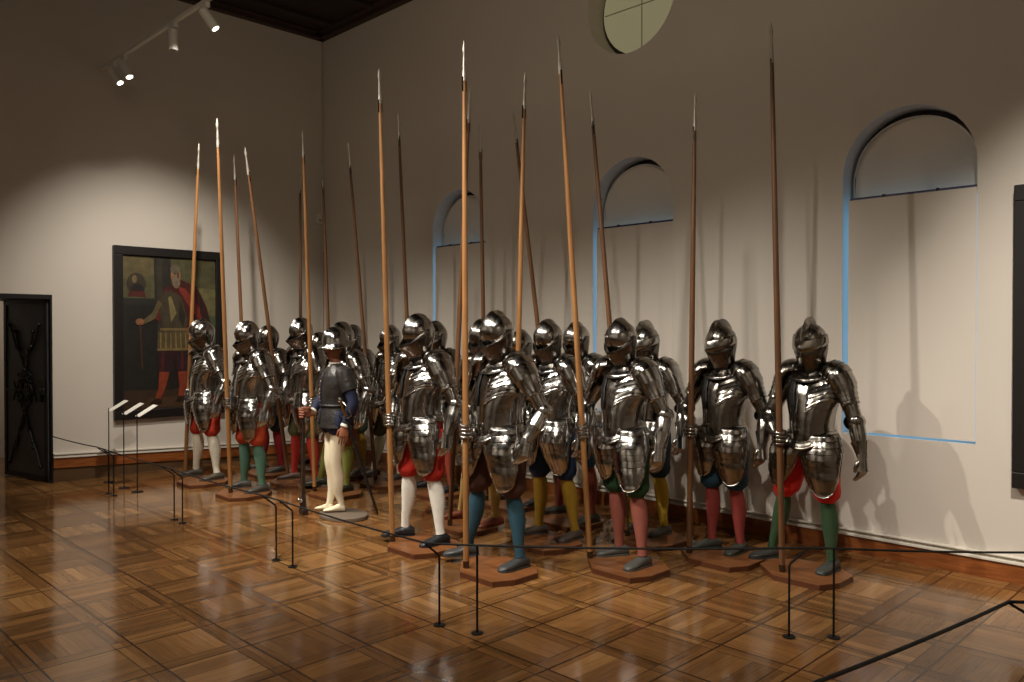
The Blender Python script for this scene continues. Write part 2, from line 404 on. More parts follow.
# ------------------------------------------------------------------ paintings
def flat(c): return mat('paint_%02x%02x%02x' % c, tuple(int(v * .86) for v in c), .5, noise=.6, nscale=14, bump=.2, bscale=90)
def portrait():
    y0, y1, z0, z1 = -2.88, -1.52, .655, 2.74
    p = empty('framed_painting', (0, (y0 + y1) / 2, z0)); tag(p, 'tall dark-framed portrait of a bearded man in armour and red cloak', 'painting')
    W = y1 - y0; H = z1 - z0
    # local: y from -W/2..W/2, z 0..H
    fw = .105
    fr = MB()
    for a, b in (((.005, -W / 2, 0), (.06, W / 2, fw)), ((.005, -W / 2, H - fw), (.06, W / 2, H)), ((.005, -W / 2, fw), (.06, -W / 2 + fw, H - fw)), ((.005, W / 2 - fw, fw), (.06, W / 2, H - fw))): fr.box(a, b)
    fr.build('frame', mat('black_frame', (20, 16, 14), .45), p, smooth=0, bevel=.006)
    cols = {}; lst = []
    def ci(c):
        if c not in cols: cols[c] = len(lst); lst.append(flat(c))
        return cols[c]
    w2, h2 = W - 2 * fw, H - 2 * fw
    can = MB(); can.box((.01, -w2 / 2, fw), (.028, w2 / 2, H - fw)); can.build('canvas', flat((30, 24, 18)), p, smooth=0)
    pm = MB(); lay = [0]
    def poly(c, pts):   # pts in 0..1 canvas fractions, v up
        lay[0] += 1; x = .0285 + lay[0] * .00035
        V = [(x, (u - .5) * w2, fw + min(.995, v * 1.02) * h2) for u, v in pts]
        pm.add(V, [tuple(range(len(V)))], ci(c))
    def ell(c, u, v, ru, rv, n=20, rot=0):
        poly(c, [(u + ru * math.cos(a) * math.cos(rot) - rv * math.sin(a) * math.sin(rot), v + ru * math.cos(a) * math.sin(rot) + rv * math.sin(a) * math.cos(rot)) for a in [2 * PI * k / n for k in range(n)]])
    poly((86, 82, 52), [(0, .42), (1, .42), (1, 1), (0, 1)])                  # sky
    poly((112, 104, 66), [(.6, .62), (1, .58), (1, .78), (.62, .8)])
    poly((104, 92, 58), [(.0, .82), (.34, .86), (.36, .96), (0, 1)])
    poly((74, 82, 58), [(.62, .42), (1, .42), (1, .6), (.62, .64)])
    poly((40, 36, 26), [(.34, .4), (.52, .4), (.5, 1), (.32, 1)])              # column
    poly((54, 48, 34), [(.36, .4), (.42, .4), (.41, 1), (.35, 1)])
    poly((26, 25, 20), [(.0, .12), (.36, .1), (.36, .7), (0, .7)])            # pedestal
    poly((38, 36, 28), [(.0, .67), (.36, .67), (.36, .71), (0, .71)])
    poly((58, 40, 24), [(0, 0), (1, 0), (1, .16), (.5, .12), (0, .13)])        # ground
    poly((74, 50, 28), [(.1, .02), (.9, .0), (.95, .08), (.3, .07)])
    ell((58, 48, 34), .14, .80, .10, .07); ell((28, 16, 14), .15, .765, .07, .035); poly((82, 28, 22), [(.05, .72), (.24, .72), (.22, .755), (.07, .755)])
    ell((120, 100, 64), .12, .83, .025, .025)
    poly((70, 20, 16), [(.45, .78), (.6, .84), (.78, .8), (.9, .66), (.96, .5), (.84, .46), (.8, .3), (.68, .24), (.66, .5)])   # cloak
    poly((92, 26, 20), [(.45, .79), (.38, .70), (.33, .58), (.38, .56), (.46, .66), (.5, .74)])
    poly((126, 44, 30), [(.56, .8), (.66, .7), (.78, .6), (.84, .56), (.86, .62), (.76, .7), (.66, .78)])
    poly((112, 36, 28), [(.68, .48), (.75, .5), (.78, .3), (.71, .24)])
    poly((48, 18, 16), [(.82, .76), (.92, .6), (.95, .5), (.9, .5), (.82, .62)])
    poly((66, 58, 38), [(.40, .74), (.5, .77), (.62, .72), (.68, .58), (.66, .5), (.42, .5), (.38, .62)])   # breastplate
    poly((126, 112, 70), [(.47, .72), (.5, .73), (.56, .62), (.5, .56)])
    poly((40, 34, 22), [(.60, .7), (.66, .6), (.63, .52), (.58, .6)])
    poly((84, 70, 42), [(.36, .5), (.68, .5), (.70, .38), (.35, .38)])         # skirt of plates
    for k in range(6): poly((132, 112, 66), [(.385 + k * .053, .49), (.395 + k * .053, .49), (.395 + k * .055, .39), (.38 + k * .055, .39)])
    poly((120, 98, 56), [(.38, .505), (.67, .505), (.67, .52), (.38, .52)]); poly((122, 102, 58), [(.35, .375), (.7, .375), (.7, .39), (.35, .39)])
    poly((42, 14, 18), [(.36, .375), (.69, .375), (.68, .24), (.56, .23), (.53, .32), (.49, .23), (.35, .24)])   # breeches
    poly((72, 22, 22), [(.40, .37), (.43, .37), (.42, .25), (.38, .25)]); poly((72, 22, 22), [(.60, .37), (.63, .37), (.64, .25), (.6, .25)])
    poly((134, 54, 28), [(.37, .24), (.48, .235), (.44, .14), (.38, .055), (.32, .055), (.36, .14)])   # legs
    poly((134, 54, 28), [(.57, .235), (.67, .24), (.66, .14), (.63, .06), (.57, .06), (.585, .14)])
    poly((46, 24, 16), [(.27, .04), (.39, .04), (.39, .065), (.33, .07)]); poly((46, 24, 16), [(.55, .045), (.66, .045), (.64, .075), (.57, .075)])
    poly((92, 80, 50), [(.40, .68), (.33, .58), (.22, .545), (.2, .57), (.3, .62), (.36, .7)])    # arm
    ell((140, 92, 60), .17, .56, .045, .022)
    poly((70, 42, 24), [(.165, .55), (.18, .55), (.2, .26), (.185, .26)])                       # baton
    ell((126, 84, 56), .70, .5, .035, .03)
    ell((146, 104, 72), .55, .865, .055, .058); ell((104, 92, 74), .545, .905, .055, .03); ell((128, 112, 88), .555, .825, .045, .045); ell((96, 60, 40), .575, .862, .012, .018)
    ell((36, 22, 16), .54, .875, .008, .005); ell((36, 22, 16), .575, .877, .008, .005)
    pm.build('painted_figure', lst, p, smooth=0)
portrait()
p = empty('framed_painting', (8.70, 0, .655)); tag(p, 'black-framed painting on the window wall, cut off by the right edge', 'painting')
Wp, Hp = 1.36, 2.05
fr = MB()
for a, b in (((0, -.07, 0), (Wp, -.005, .11)), ((0, -.07, Hp - .11), (Wp, -.005, Hp)), ((0, -.07, .11), (.11, -.005, Hp - .11)), ((Wp - .11, -.07, .11), (Wp, -.005, Hp - .11))): fr.box(a, b)
fr.build('frame', mat('black_frame', (20, 16, 14)), p, smooth=0, bevel=.006)
MB().box((.11, -.03, .11), (Wp - .11, -.01, Hp - .11)).build('canvas', flat((58, 44, 30)), p, smooth=0)

# ------------------------------------------------------------------ label stands
for i, (x, y) in enumerate([(.42, -3.07), (.91, -3.08), (1.24, -3.06)]):
    L3 = ['leftmost of the three thin stands with white label plates, nearest the painting wall', 'middle of the three thin stands holding white label plates', 'rightmost of the three thin label stands, nearest the first armour']
    s = empty('label_stand', (x, y, 0)); tag(s, L3[i], 'label stand', 'label stands in front of the portrait')
    m = MB(); m.prism(disc(.06, 20), 0, .006); m.build('base', BLACKM, s)
    MB().tube([(0, 0, .004), (0, 0, .84)], .006, 8).build('post', BLACKM, s)
    pl = MB(); a = math.radians(30)
    c_, s_ = math.cos(a), math.sin(a)
    pts = [(-.06, -.11), (.06, -.11), (.06, .11), (-.06, .11)]
    pl.prism(pts, 0, .006, T=lambda q: (q[0] - .0, q[1] * c_ - q[2] * s_ + .10, .86 + q[1] * s_ + q[2] * c_))
    pl.build('label_plate', mat('label_card', (235, 230, 220), .6), s, smooth=0)

# ------------------------------------------------------------------ barrier
def post(x, y, kind, label, dx=0, dy=-.1):
    s = empty('barrier_post', (x, y, 0)); tag(s, label, 'barrier post', 'thin black posts of the rope barrier')
    MB().prism(disc(.035, 16), 0, .007).build('base', BLACKM, s)
    if kind == 'bent': P = [(0, 0, .004), (0, 0, .40), (dx * .08, dy * .08, .418), (dx, dy, .497)]
    else: P = [(0, 0, .004), (0, 0, .50)]
    MB().tube(P, .0065, 8).build('stem', BLACKM, s)
    return s
PP = [(1.12, -3.31, 'left post of the far pair beside the label stands'), (1.27, -3.31, 'right post of the far pair beside the label stands'),
      (2.80, -3.31, 'left post of the pair in front of the leftmost armours'), (2.98, -3.31, 'right post of the pair in front of the leftmost armours'),
      (4.65, -3.31, 'left post of the pair before the unarmoured mannequin'), (4.89, -3.31, 'right post of the pair before the unarmoured mannequin'),
      (6.55, -3.31, 'bent post left of the barrier corner, in the foreground')]
for x, y, lb in PP: post(x, y, 'bent', 'thin black barrier post, ' + lb, 0, -.105)
post(6.80, -3.24, 'straight', 'thin black straight barrier post standing at the corner of the rope line')
post(8.08, -2.04, 'bent', 'thin black barrier post, left of the pair before the right-hand armour', .07, .07)
post(8.26, -1.87, 'straight', 'thin black barrier post, right of the pair before the right-hand armour')
post(9.30, -2.10, 'bent', 'black barrier post at the right edge of the picture', -.10, -.10)
def rope(pts, r, label, sag=.012):
    P = []
    for a, b in zip(pts, pts[1:]):
        a, b = Vector(a), Vector(b); n = 10
        for k in range(n):
            t = k / n; q = a.lerp(b, t); q.z -= sag * 4 * t * (1 - t) * (b - a).length / 2; P.append(q)
    P.append(Vector(pts[-1]))
    o = MB().tube(P, r, 8).build('barrier_rope', mat('black_cord', (16, 15, 15), .6)); tag(o, label, 'rope')
ZR = .503
rope([(.02, -3.53, ZR + .02), (1.12, -3.415, ZR), (1.27, -3.415, ZR), (2.8, -3.415, ZR), (2.98, -3.415, ZR), (4.65, -3.415, ZR), (4.89, -3.415, ZR), (6.55, -3.415, ZR), (6.80, -3.24, ZR)], .006,
     'long thin black cord of the barrier running along the armours from the left wall')
rope([(6.80, -3.24, ZR), (8.15, -1.97, ZR), (8.26, -1.87, ZR), (9.03, -1.22, ZR), (9.9, -.4, ZR)], .0065, 'black barrier cord crossing the picture before the right-hand armours')
rope([(9.7, -1.7, ZR), (9.20, -2.20, ZR), (8.96, -3.61, ZR), (8.85, -4.3, ZR)], .008, 'thick black barrier cord in the bottom right foreground')

# ------------------------------------------------------------------ track lighting
rail = MB().box((.02, -3.018, 4.77), (9.5, -2.982, 4.80)).build('lighting_track', WHITEM, smooth=0); tag(rail, 'long thin white lighting track hanging below the ceiling at upper left', 'lighting track')
for x in (4.5, 7.5):
    c = MB().tube([(x, -3, 4.79), (x, -3, CH)], .004, 6).build('suspension_wire', WHITEM, rail)
LENS = mat('lamp_lens', (255, 250, 240), .3, emit=(255, 244, 226), estr=14)
LENSOFF = mat('lamp_lens_off', (120, 116, 108), .3)
TL = [(.28, (.45, .3, -.8), 1, 'lowest lit white track spotlight, at the far left end of the track'),
      (.62, (.4, .2, -.85), 1, 'second white track spotlight from the left, lit and close beside the first'),
      (1.95, (-.0, .0, -1), 0, 'white track spotlight pointing straight down, lens not visible, third from left'),
      (2.66, (.35, .45, -.8), 1, 'white track spotlight nearest the top edge, lit and tilted right')]
for x, d, lit, lb in TL:
    t = empty('track_spotlight', (x + .13, -3, 4.77)); tag(t, lb, 'spotlight', 'white spotlights on the lighting track')
    d = Vector(d).normalized()
    MB().box((-.07, -.022, -.05), (.07, .022, 0)).build('adapter', WHITEM, t, smooth=0, bevel=.004)
    p0 = Vector((0, 0, -.09)); MB().tube([(0, 0, -.04), (0, 0, -.1)], .018, 10).build('yoke', WHITEM, t)
    MB().tube([p0 - d * .03, p0 + d * .17], .045, 20).build('housing', WHITEM, t)
    MB().tube([p0 + d * .166, p0 + d * .1735], .030, 20).build('lens', LENS if lit else LENSOFF, t)

# ------------------------------------------------------------------ armour
def lame_ts(n, sub=3):
    """parameters and step flags of n overlapping plates"""
    out = []
    for k in range(n):
        for j in range(sub + 1): out.append(((k + j / sub) / n, j / sub))
    return out
def plate_tube(p0, p1, r0, r1, n=16, lames=1, step=.004, bulge=0, ry=1, side=(1, 0, 0), rim=0):
    p0, p1 = Vector(p0), Vector(p1); P = []; R = []
    for t, f in lame_ts(lames, 3 if lames > 1 else 8):
        P.append(p0.lerp(p1, t)); R.append(lerp(r0, r1, t) + bulge * math.sin(PI * t) + step * f)
    if rim:
        d = (p1 - p0).normalized(); P.append(p1 + d * .004); R.append(R[-1] + rim); P.append(p1 + d * .010); R.append(R[-1] * .97)
    # nudge coincident rings apart
    d = (p1 - p0).normalized()
    for i in range(1, len(P)):
        if (P[i] - P[i - 1]).length < 1e-5: P[i] = P[i] + d * 1e-4
    return MB().tube(P, R, n, [r * ry for r in R], side)

def torso_r(z):
    """half width, front depth, back depth"""
    w_ = smooth_interp(z, [(.93, .175), (1.02, .150), (1.10, .158), (1.22, .185), (1.31, .190), (1.38, .165), (1.44, .09)])
    f = smooth_interp(z, [(.93, .19), (1.0, .205), (1.12, .195), (1.25, .165), (1.35, .125), (1.44, .07)])
    b = smooth_interp(z, [(.93, .13), (1.02, .105), (1.15, .12), (1.30, .135), (1.38, .11), (1.44, .07)])
    return w_, f, b
def torso_pt(a, z, off=0):
    """a = 0 at the breastbone, +-pi at the spine"""
    w_, f, b = torso_r(z)
    c, s = math.cos(a), math.sin(a)
    x = (w_ + off) * math.copysign(abs(s) ** .9, s)
    y = -(f + off) * (abs(c) ** .92) if c > 0 else (b + off) * (abs(c) ** .8)
    drop = .11 * max(0, c) ** 4 * max(0, 1 - (z - .93) / .30) ** 1.3 if z < 1.23 else 0
    return Vector((x, y, z - drop))

def fingers_grip(mb, G, ax, b, nrm, rp):
    """four fingers round a pole through G along ax; b points back to the wrist, nrm to the outside"""
    for k, (L_, fr) in enumerate(((215, .0125), (225, .0130), (215, .0125), (195, .0112))):
        c = G + ax * (.036 - .0245 * k)
        P = [c + b * .045 + nrm * .040]
        for j in range(8):
            a = math.radians(60 + L_ * j / 7)
            # angle measured from b towards nrm
            P.append(c + (b * math.cos(a) + nrm * math.sin(a)) * (rp + fr + .002))
        mb.tube(P, [fr * 1.1] + [fr * (1.06 if j % 3 == 0 else .95) for j in range(7)] + [fr * .75], 8)
    c = G + ax * .045   # thumb leaves the side of the palm and closes from the other side
    P = [c + b * .075 + nrm * .005, c + b * .05 - nrm * .024, c + b * .018 - nrm * (rp + .014), c - b * .012 - nrm * (rp + .013) + ax * .004, c - b * .030 - nrm * (rp + .004) + ax * .006]
    mb.tube(P, [.016, .0155, .014, .0135, .010], 8)
    # palm
    P = [G + b * .115, G + b * .09 + nrm * .006, G + b * .05 + nrm * .024, G + b * .018 + nrm * (rp + .018)]
    mb.tube(P, [.034, .042, .048, .045], 12, [.026, .022, .018, .013], side=ax)
def hand_hang(mb, W, d, fwd, out, curl=.5, fr=.0125, armoured=True, thumb_in=-1):
    """relaxed hand below wrist W; d down the hand, fwd towards the thumb side, out = back of the hand"""
    K = W + d * .095
    P = [W - d * .005, W + d * .03, W + d * .07, K]
    mb.tube(P, [.028, .040, .045, .042], 12, [.022, .020, .019, .015], side=fwd)
    for k, L_ in enumerate((.074, .083, .077, .060)):
        base = K + fwd * (.032 - .0213 * k) - d * .01
        P = [base]; dirn = (d + fwd * (.05 - .035 * k)).normalized(); ang = .12
        seg = [L_ * .3, L_ * .22, L_ * .26, L_ * .22]
        for j, s_ in enumerate(seg):
            ang += curl * (.28 + .12 * k * .4)
            dd = (dirn * math.cos(ang) - out * math.sin(ang)); P.append(P[-1] + dd * s_ * 1.25)
        mb.tube(P, [fr, fr * 1.04, fr, fr * .95, fr * .7], 8)
    b0 = W + d * .028 + fwd * .030
    P = [b0, b0 + d * .022 + fwd * .020 - out * .006, b0 + d * .05 + fwd * .026 - out * .018, b0 + d * .076 + fwd * .02 - out * .028]
    mb.tube(P, [fr * 1.3, fr * 1.25, fr * 1.1, fr * .8], 8)

def shoe(parent, F, toe, mt, name='shoe', L_=.265):
    """F = ankle point on the ground, toe = unit direction"""
    F = Vector(F); toe = Vector(toe).normalized(); side = Vector((-toe.y, toe.x, 0)); P = []
    prof = [(-.075, .022, .035), (-.072, .032, .058), (-.04, .040, .078), (-.0, .041, .082), (.04, .041, .066), (.08, .045, .052), (.12, .049, .045), (.155, .045, .038), (.18, .033, .028), (.195, .014, .012)]
    for t, w_, h in prof:
        c = F + toe * t * (L_ / .27); row = []
        for j in range(14):
            a = 2 * PI * j / 14
            x = w_ * math.copysign(abs(math.cos(a)) ** .75, math.cos(a)); z = h / 2 + h / 2 * math.copysign(abs(math.sin(a)) ** .8, math.sin(a))
            row.append(c + side * x + Vector((0, 0, z + .002)))
        P.append(row)
    m = MB().grid(P, True, True, True)
    # sole welt
    W = []
    for t, w_, h in prof: W.append((t * (L_ / .27), w_ + .004))
    poly = [(t, w_) for t, w_ in W] + [(t, -w_) for t, w_ in W[::-1]]
    m.prism(poly, 0, .012, T=lambda q: tuple(F + toe * q[0] + side * q[1] + Vector((0, 0, q[2]))))
    return m.build(name, mt, parent)

def leg_cloth(parent, hip, knee, foot, bree, stock, r_top=.118):
    hip, knee, foot = map(Vector, (hip, knee, foot))
    ank = foot + Vector((0, 0, .075))
    P = []; R = []
    for t, r in [(0, .050), (.10, .060), (.25, .0655), (.42, .064), (.6, .052), (.8, .040), (.93, .037), (1, .040)]:
        q = (knee + Vector((0, 0, .03))).lerp(ank, t); q.y += .018 * math.sin(PI * min(1, t * 1.3)); P.append(q); R.append(r * .9)
    m = MB().tube(P, R, 16, [r * 1.06 for r in R], (1, 0, 0)); m.build('stocking', stock, parent)
def breeches(parent, hips, knees, mt, low=0):
    m = MB()
    m.tube([(0, .0, 1.03), (0, .0, .95), (0, .0, .88), (0, .005, .80)], [.135, .155, .16, .10], 20, [.11, .125, .125, .08], (1, 0, 0))
    for h, k in zip(hips, knees):
        h, k = Vector(h), Vector(k); P = []; R = []
        for t, r in [(0, .10), (.12, .108), (.3, .108), (.5, .098), (.7, .092), (.84, .096), (.93, .090), (1.0, .066), (1.04, .056)]:
            q = h.lerp(k, t); P.append(q); R.append(r)
        # gathers: slightly lobed rings
        rows = []
        for i, q in enumerate(P):
            row = []
            for j in range(24):
                a = 2 * PI * j / 24; g = 1 + .035 * math.sin(a * 7 + i) * (1 if i > 2 else .3)
                row.append(q + Vector((R[i] * g * math.cos(a), R[i] * g * math.sin(a), 0)))
            rows.append(row)
        m.grid(rows, True, True, True)
    return m.build('breeches', mt, parent)

def ik(S, W, l1, l2, hint):
    S, W = Vector(S), Vector(W); d = W - S; D = min(d.length, (l1 + l2) * .995); u = d.normalized()
    a = (l1 * l1 - l2 * l2 + D * D) / (2 * D); h = math.sqrt(max(1e-6, l1 * l1 - a * a))
    hv = Vector(hint); hv = (hv - u * hv.dot(u)).normalized()
    return S + u * a + hv * h, S + u * D

def arm_armour(t, side, S, E, W, hs):
    """pauldron excluded; upper arm, elbow, forearm cuff"""
    S, E, W = map(Vector, (S, E, W)); u = (E - S).normalized(); f = (W - E).normalized()
    plate_tube(S + u * .07, E - u * .03, .060, .050, 18, 3, .0035, .002).build('upper_arm_guard', hs, t)
    e = MB(); e.sphere(E, (.062, .062, .062), 16, 12)
    out = (u - f); out = out.normalized() if out.length > .05 else Vector((side, 0, 0))
    # couter point and wing
    R_ = out.to_track_quat('Z', 'Y').to_matrix()
    e.sphere(E + out * .014, (.054, .054, .062), 14, 10, R=R_)
    inn = u.cross(f)
    if inn.length < .05: inn = Vector((0, -1, 0))
    inn.normalize()
    for sg in (1, -1):
        c = E + inn * sg * .052; Rw = (inn * sg).to_track_quat('Z', 'Y').to_matrix()
        rows = []
        for i in range(5):
            r = .012 + .050 * i / 4
            rows.append([c + Rw @ Vector((r * math.cos(2 * PI * j / 18) * (1 + .15 * math.cos(4 * PI * j / 18)), r * math.sin(2 * PI * j / 18), .012 - .020 * (i / 4) ** 2)) for j in range(18)])
        e.grid(rows, True, True)
        if side > 0: break
    e.build('elbow_guard', hs, t)
    plate_tube(E + f * .035, W - f * .055, .056, .044, 18, 1, 0, .004, rim=.003).build('forearm_guard', hs, t)
    # gauntlet cuff
    return plate_tube(W - f * .10, W + f * .012, .060, .036, 18, 1, 0, -.003)

def helmet(t, hs, vs, var, yaw, tilt=.12):
    h = empty('helmet', (0, -.035, 1.44)); h.parent = t; h.rotation_euler = (tilt, 0, yaw); h.scale = (.98, 1.0, 1.13)
    # skull: rings from the neck to the crown; local z 0 = base of neck
    m = MB(); comb = {0: .018, 1: .038, 2: .012}[var]
    levels = [(-.015, .078, .070, .088), (.02, .074, .072, .080), (.06, .084, .085, .092), (.10, .100, .100, .114), (.14, .112, .122, .130), (.18, .116, .134, .136), (.215, .110, .130, .128), (.245, .096, .106, .110), (.268, .074, .082, .085), (.284, .048, .054, .056), (.293, .022, .026, .026), (.296, .004, .004, .004)]
    rows = []; n = 40
    for z, wx, fy, by in levels:
        row = []
        for j in range(n):
            a = 2 * PI * j / n; c, s = math.cos(a), math.sin(a)
            x = wx * s; y = (-fy if c > 0 else by) * abs(c)
            # comb ridge running front to back
            k = math.exp(-(x / .013) ** 2); up = max(0, min(1, (z - .10) / .12))
            if abs(s) < .999:
                y += (-1 if c > 0 else 1) * comb * .8 * k * up
            zz = z + comb * k * max(0, min(1, (z - .2) / .09))
            row.append((x, y + .012, zz))
        rows.append(row)
    m.grid(rows, True, True, True)
    o = m.build('skull', hs, None, 50); o.parent = h
    h2 = MB()
    # the helmet itself is an empty node; plates are its sub-parts
    # brow peak + face plate
    def face(levels, amax, off, name, mt, th=.0025):
        rows = []
        for (z, wx, fy, rise) in levels:
            row = []
            for j in range(29):
                a = lerp(-amax, amax, j / 28); c, s = math.cos(a), math.sin(a)
                cc = max(c, 0)
                # prow: strongly pointed plan
                pt = (1 - min(1, abs(a) / (PI / 2))) ** 1.25
                x = (wx + off) * s; y = -(fy + off) * (.35 * cc + .65 * pt) if c > 0 else (wx * 1.05) * abs(c)
                row.append((x, y + .012, z + rise * (1 - cc) ** 1.0))
            rows.append(row)
        q = MB().grid(rows).build(name, mt, None, 45, solid=th); q.parent = h; return q
    if var == 1:
        face([(.225, .112, .128, .0), (.20, .119, .150, .01), (.165, .121, .172, .02), (.135, .122, .186, .03)], 1.75, .006, 'visor', hs)
        face([(.138, .119, .178, .026), (.10, .114, .160, .02), (.06, .102, .132, .012), (.02, .092, .110, .004), (-.012, .088, .100, 0)], 1.75, .004, 'chin_guard', vs)
    else:
        tip = {0: .178, 2: .198}[var]
        face([(.108, .122, tip, .085), (.098, .1205, tip * .955, .076), (.078, .116, tip * .87, .055), (.05, .106, tip * .74, .03), (.02, .095, tip * .6, .01), (-.012, .090, tip * .52, 0)], 1.8, .004, 'face_guard', vs)
        # rolled edge of the face plate
        E_ = []
        for j in range(29):
            a = lerp(-1.8, 1.8, j / 28); c, s = math.cos(a), math.sin(a); cc = max(c, 0); pt = (1 - min(1, abs(a) / (PI / 2))) ** 1.25
            E_.append((.127 * s, (-(tip + .005) * (.35 * cc + .65 * pt) if c > 0 else .128 * abs(c)) + .012, .110 + .085 * (1 - cc)))
        q = MB().tube(E_, .0035, 6).build('rolled_edge', STEEL, None); q.parent = h
    # hinge rivets
    r = MB()
    for sg in (-1, 1): r.sphere((sg * .121, .012, .175), .010, 10, 6)
    q = r.build('hinge_rivet', STEEL, None); q.parent = h
    return h

def build_suit(root, spec):
    t = empty('suit_of_armour', root, 0, spec['k']); k = spec['k']
    tag(t, spec['label'], 'suit of armour', 'suits of armour lined up in rows')
    def loc(p): p = Vector(p) - Vector(root); return p / k
    hs = spec.get('hs', STEEL); vs = spec.get('vs', DSTEEL)
    rb, rt = loc(spec['pike'][0]), loc(spec['pike'][1]); ax = (rt - rb).normalized()
    # legs
    fl = [loc(spec['feet'][0]), loc(spec['feet'][1])]
    for f in fl: f.z = 0
    hips = [(-.085, .01, .88), (.085, .01, .88)]; knees = []; 
    for i in range(2):
        kk = Vector(hips[i]).lerp(fl[i] + Vector((0, 0, .08)), .52); kk.z = .47; kk.y -= .035; knees.append(kk)
    toes = spec.get('toes', [(-.55, -.85, 0), (-.05, -1, 0)])
    SH = mat('shoe_%d%d%d' % spec['shoe'], spec['shoe'], .45, noise=.15)
    sc = spec['sc']; sc = sc if min(sc) > 150 else tuple(int(v * .86 + .04 * sum(sc) / 3) for v in sc)
    ST = mat('wool_%d%d%d' % spec['sc'], sc, .85, noise=.12, nscale=25)
    BR = mat('breeches_%d%d%d' % spec['bc'], spec['bc'], .8, noise=.25, nscale=14, bump=.3, bscale=30)
    for i in range(2):
        leg_cloth(t, hips[i], knees[i], fl[i], BR, ST); shoe(t, fl[i], toes[i], SH)
    breeches(t, hips, [kk + Vector((0, 0, .035)) for kk in knees], BR)
    # torso
    n = 40
    zs = [.955, .99, 1.03, 1.07, 1.11, 1.15, 1.20, 1.25, 1.30, 1.34, 1.38, 1.41, 1.435]
    def half(a0, a1, off, nm, mt):
        rows = [[torso_pt(lerp(a0, a1, j / 20), z, off) for j in range(21)] for z in zs]
        MB().grid(rows).build(nm, mt, t, 60, solid=.003)
    half(-PI * .52, PI * .52, 0, 'breastplate', hs); half(PI * .48, PI * 1.52, -.003, 'backplate', hs)
    # fauld: hooped skirt below the waist
    rows = []
    for tt, f in lame_ts(2, 2):
        z = lerp(1.0, .945, tt); o_ = .004 + .026 * tt + .005 * f
        row = []
        for j in range(36):
            a = 2 * PI * j / 36; q = torso_pt(a, 1.0, o_); c = math.cos(a)
            q.z = z - .075 * max(0, c) ** 4; row.append(q)
        rows.append(row)
    MB().grid(rows, True).build('fauld', hs, t, 35, solid=.002)
    # tassets: long laminated thigh plates, the left one broader
    for sg, wd, bot, x0, x1 in ((1, 1.0, .54, .085, .155), (-1, .85, .59, -.085, -.150)):
        kn = knees[1 if sg > 0 else 0]; rows = []; nl = 10
        xb = kn.x * .95; yb = kn.y - .012
        for tt, f in lame_ts(nl, 2):
            z = lerp(.985, bot, tt)
            cx = lerp(x0, xb, tt ** .9); cy = interp(tt, [(0, -.050), (.4, -.070), (1, yb)])
            r = smooth_interp(tt, [(0, .130), (.3, .148), (.65, .132), (1, .104)]) + .009 * f
            hwid = interp(tt, [(0, 1.2), (.25, 1.38), (.5, 1.22), (.75, 1.0), (.9, .82), (.97, .62), (1, .38)]) * wd
            row = []
            for j in range(17):
                u = lerp(-1, 1, j / 16); a = u * hwid + sg * .22
                row.append(Vector((cx + r * math.sin(a), cy - r * math.cos(a), z + .012 * u * u)))
            rows.append(row)
        mb = MB().grid(rows)
        for i in range(1, len(rows) - 3, 3):
            for j in (2, 14):
                q = rows[i][j]; mb.sphere(q + (q - Vector((lerp(x0, xb, i / len(rows)), 0, q.z))).normalized() * .003, .0045, 6, 4)
        o = mb.build('tasset', hs, t, 32, solid=.003)
        edge = [rows[i][0] for i in range(0, len(rows))] + rows[-1] + [rows[i][-1] for i in range(len(rows) - 1, -1, -1)]
        MB().tube(edge, .0038, 5).build('rolled_edge', STEEL, o)
    # shoulders and arms
    SL, SR = Vector((.205, .01, 1.345)), Vector((-.205, .01, 1.345))
    EL = Vector((.325, .055, 1.085)); WL = Vector((.345, -.055, .865)) + Vector(spec.get('lw', (0, 0, 0)))
    WL.x += 0
    EL, WL = ik(SL, WL, .285, .245, (.6, 1.4, 0))
    rp = .0215 / k
    def axp(z): return rb + ax * ((z - rb.z) / ax.z)
    zg = spec.get('zg', .95); best = None
    for s_ in range(60):
        G = axp(zg); b = (Vector((-.33, .02, G.z + .06)) - G); b = (b - ax * b.dot(ax)).normalized()
        Wt = G + b * .115; 
        if (Wt - SR).length < .50: break
        zg += .01
    ER, WR = ik(SR, Wt, .285, .245, (-1, .35, -.5))
    for sg, S_, E_, W_ in ((1, SL, EL, WL), (-1, SR, ER, WR)):
        cuff = arm_armour(t, sg, S_, E_, W_, hs)
        g = cuff.build('gauntlet', hs, t)
        hm = MB(); f = (W_ - E_).normalized()
        if sg < 0:
            nrm = ax.cross(b); nrm = nrm if nrm.x < 0 else -nrm
            fingers_grip(hm, G, ax, b, nrm, rp)
        else:
            d = (f * .5 + Vector((0, 0, -.9))).normalized(); fw_ = Vector((-.25, -1, 0)); fw_ = (fw_ - d * fw_.dot(d)).normalized(); out = fw_.cross(d); out = out if out.x > 0 else -out
            hand_hang(hm, W_ + f * .005, d, fw_, out, .75, .0135)
            rows = []
            for tt, ff in lame_ts(5, 2):
                c = W_ + d * lerp(-.015, .105, tt)
                rows.append([c + fw_ * (.050 + .004 * ff) * math.sin(a) + out * (.028 + .004 * ff) * math.cos(a) for a in [lerp(-1.5, 1.5, q / 12) for q in range(13)]])
            hm.grid(rows)
        hm.build('armoured_hand', hs, g, 45)
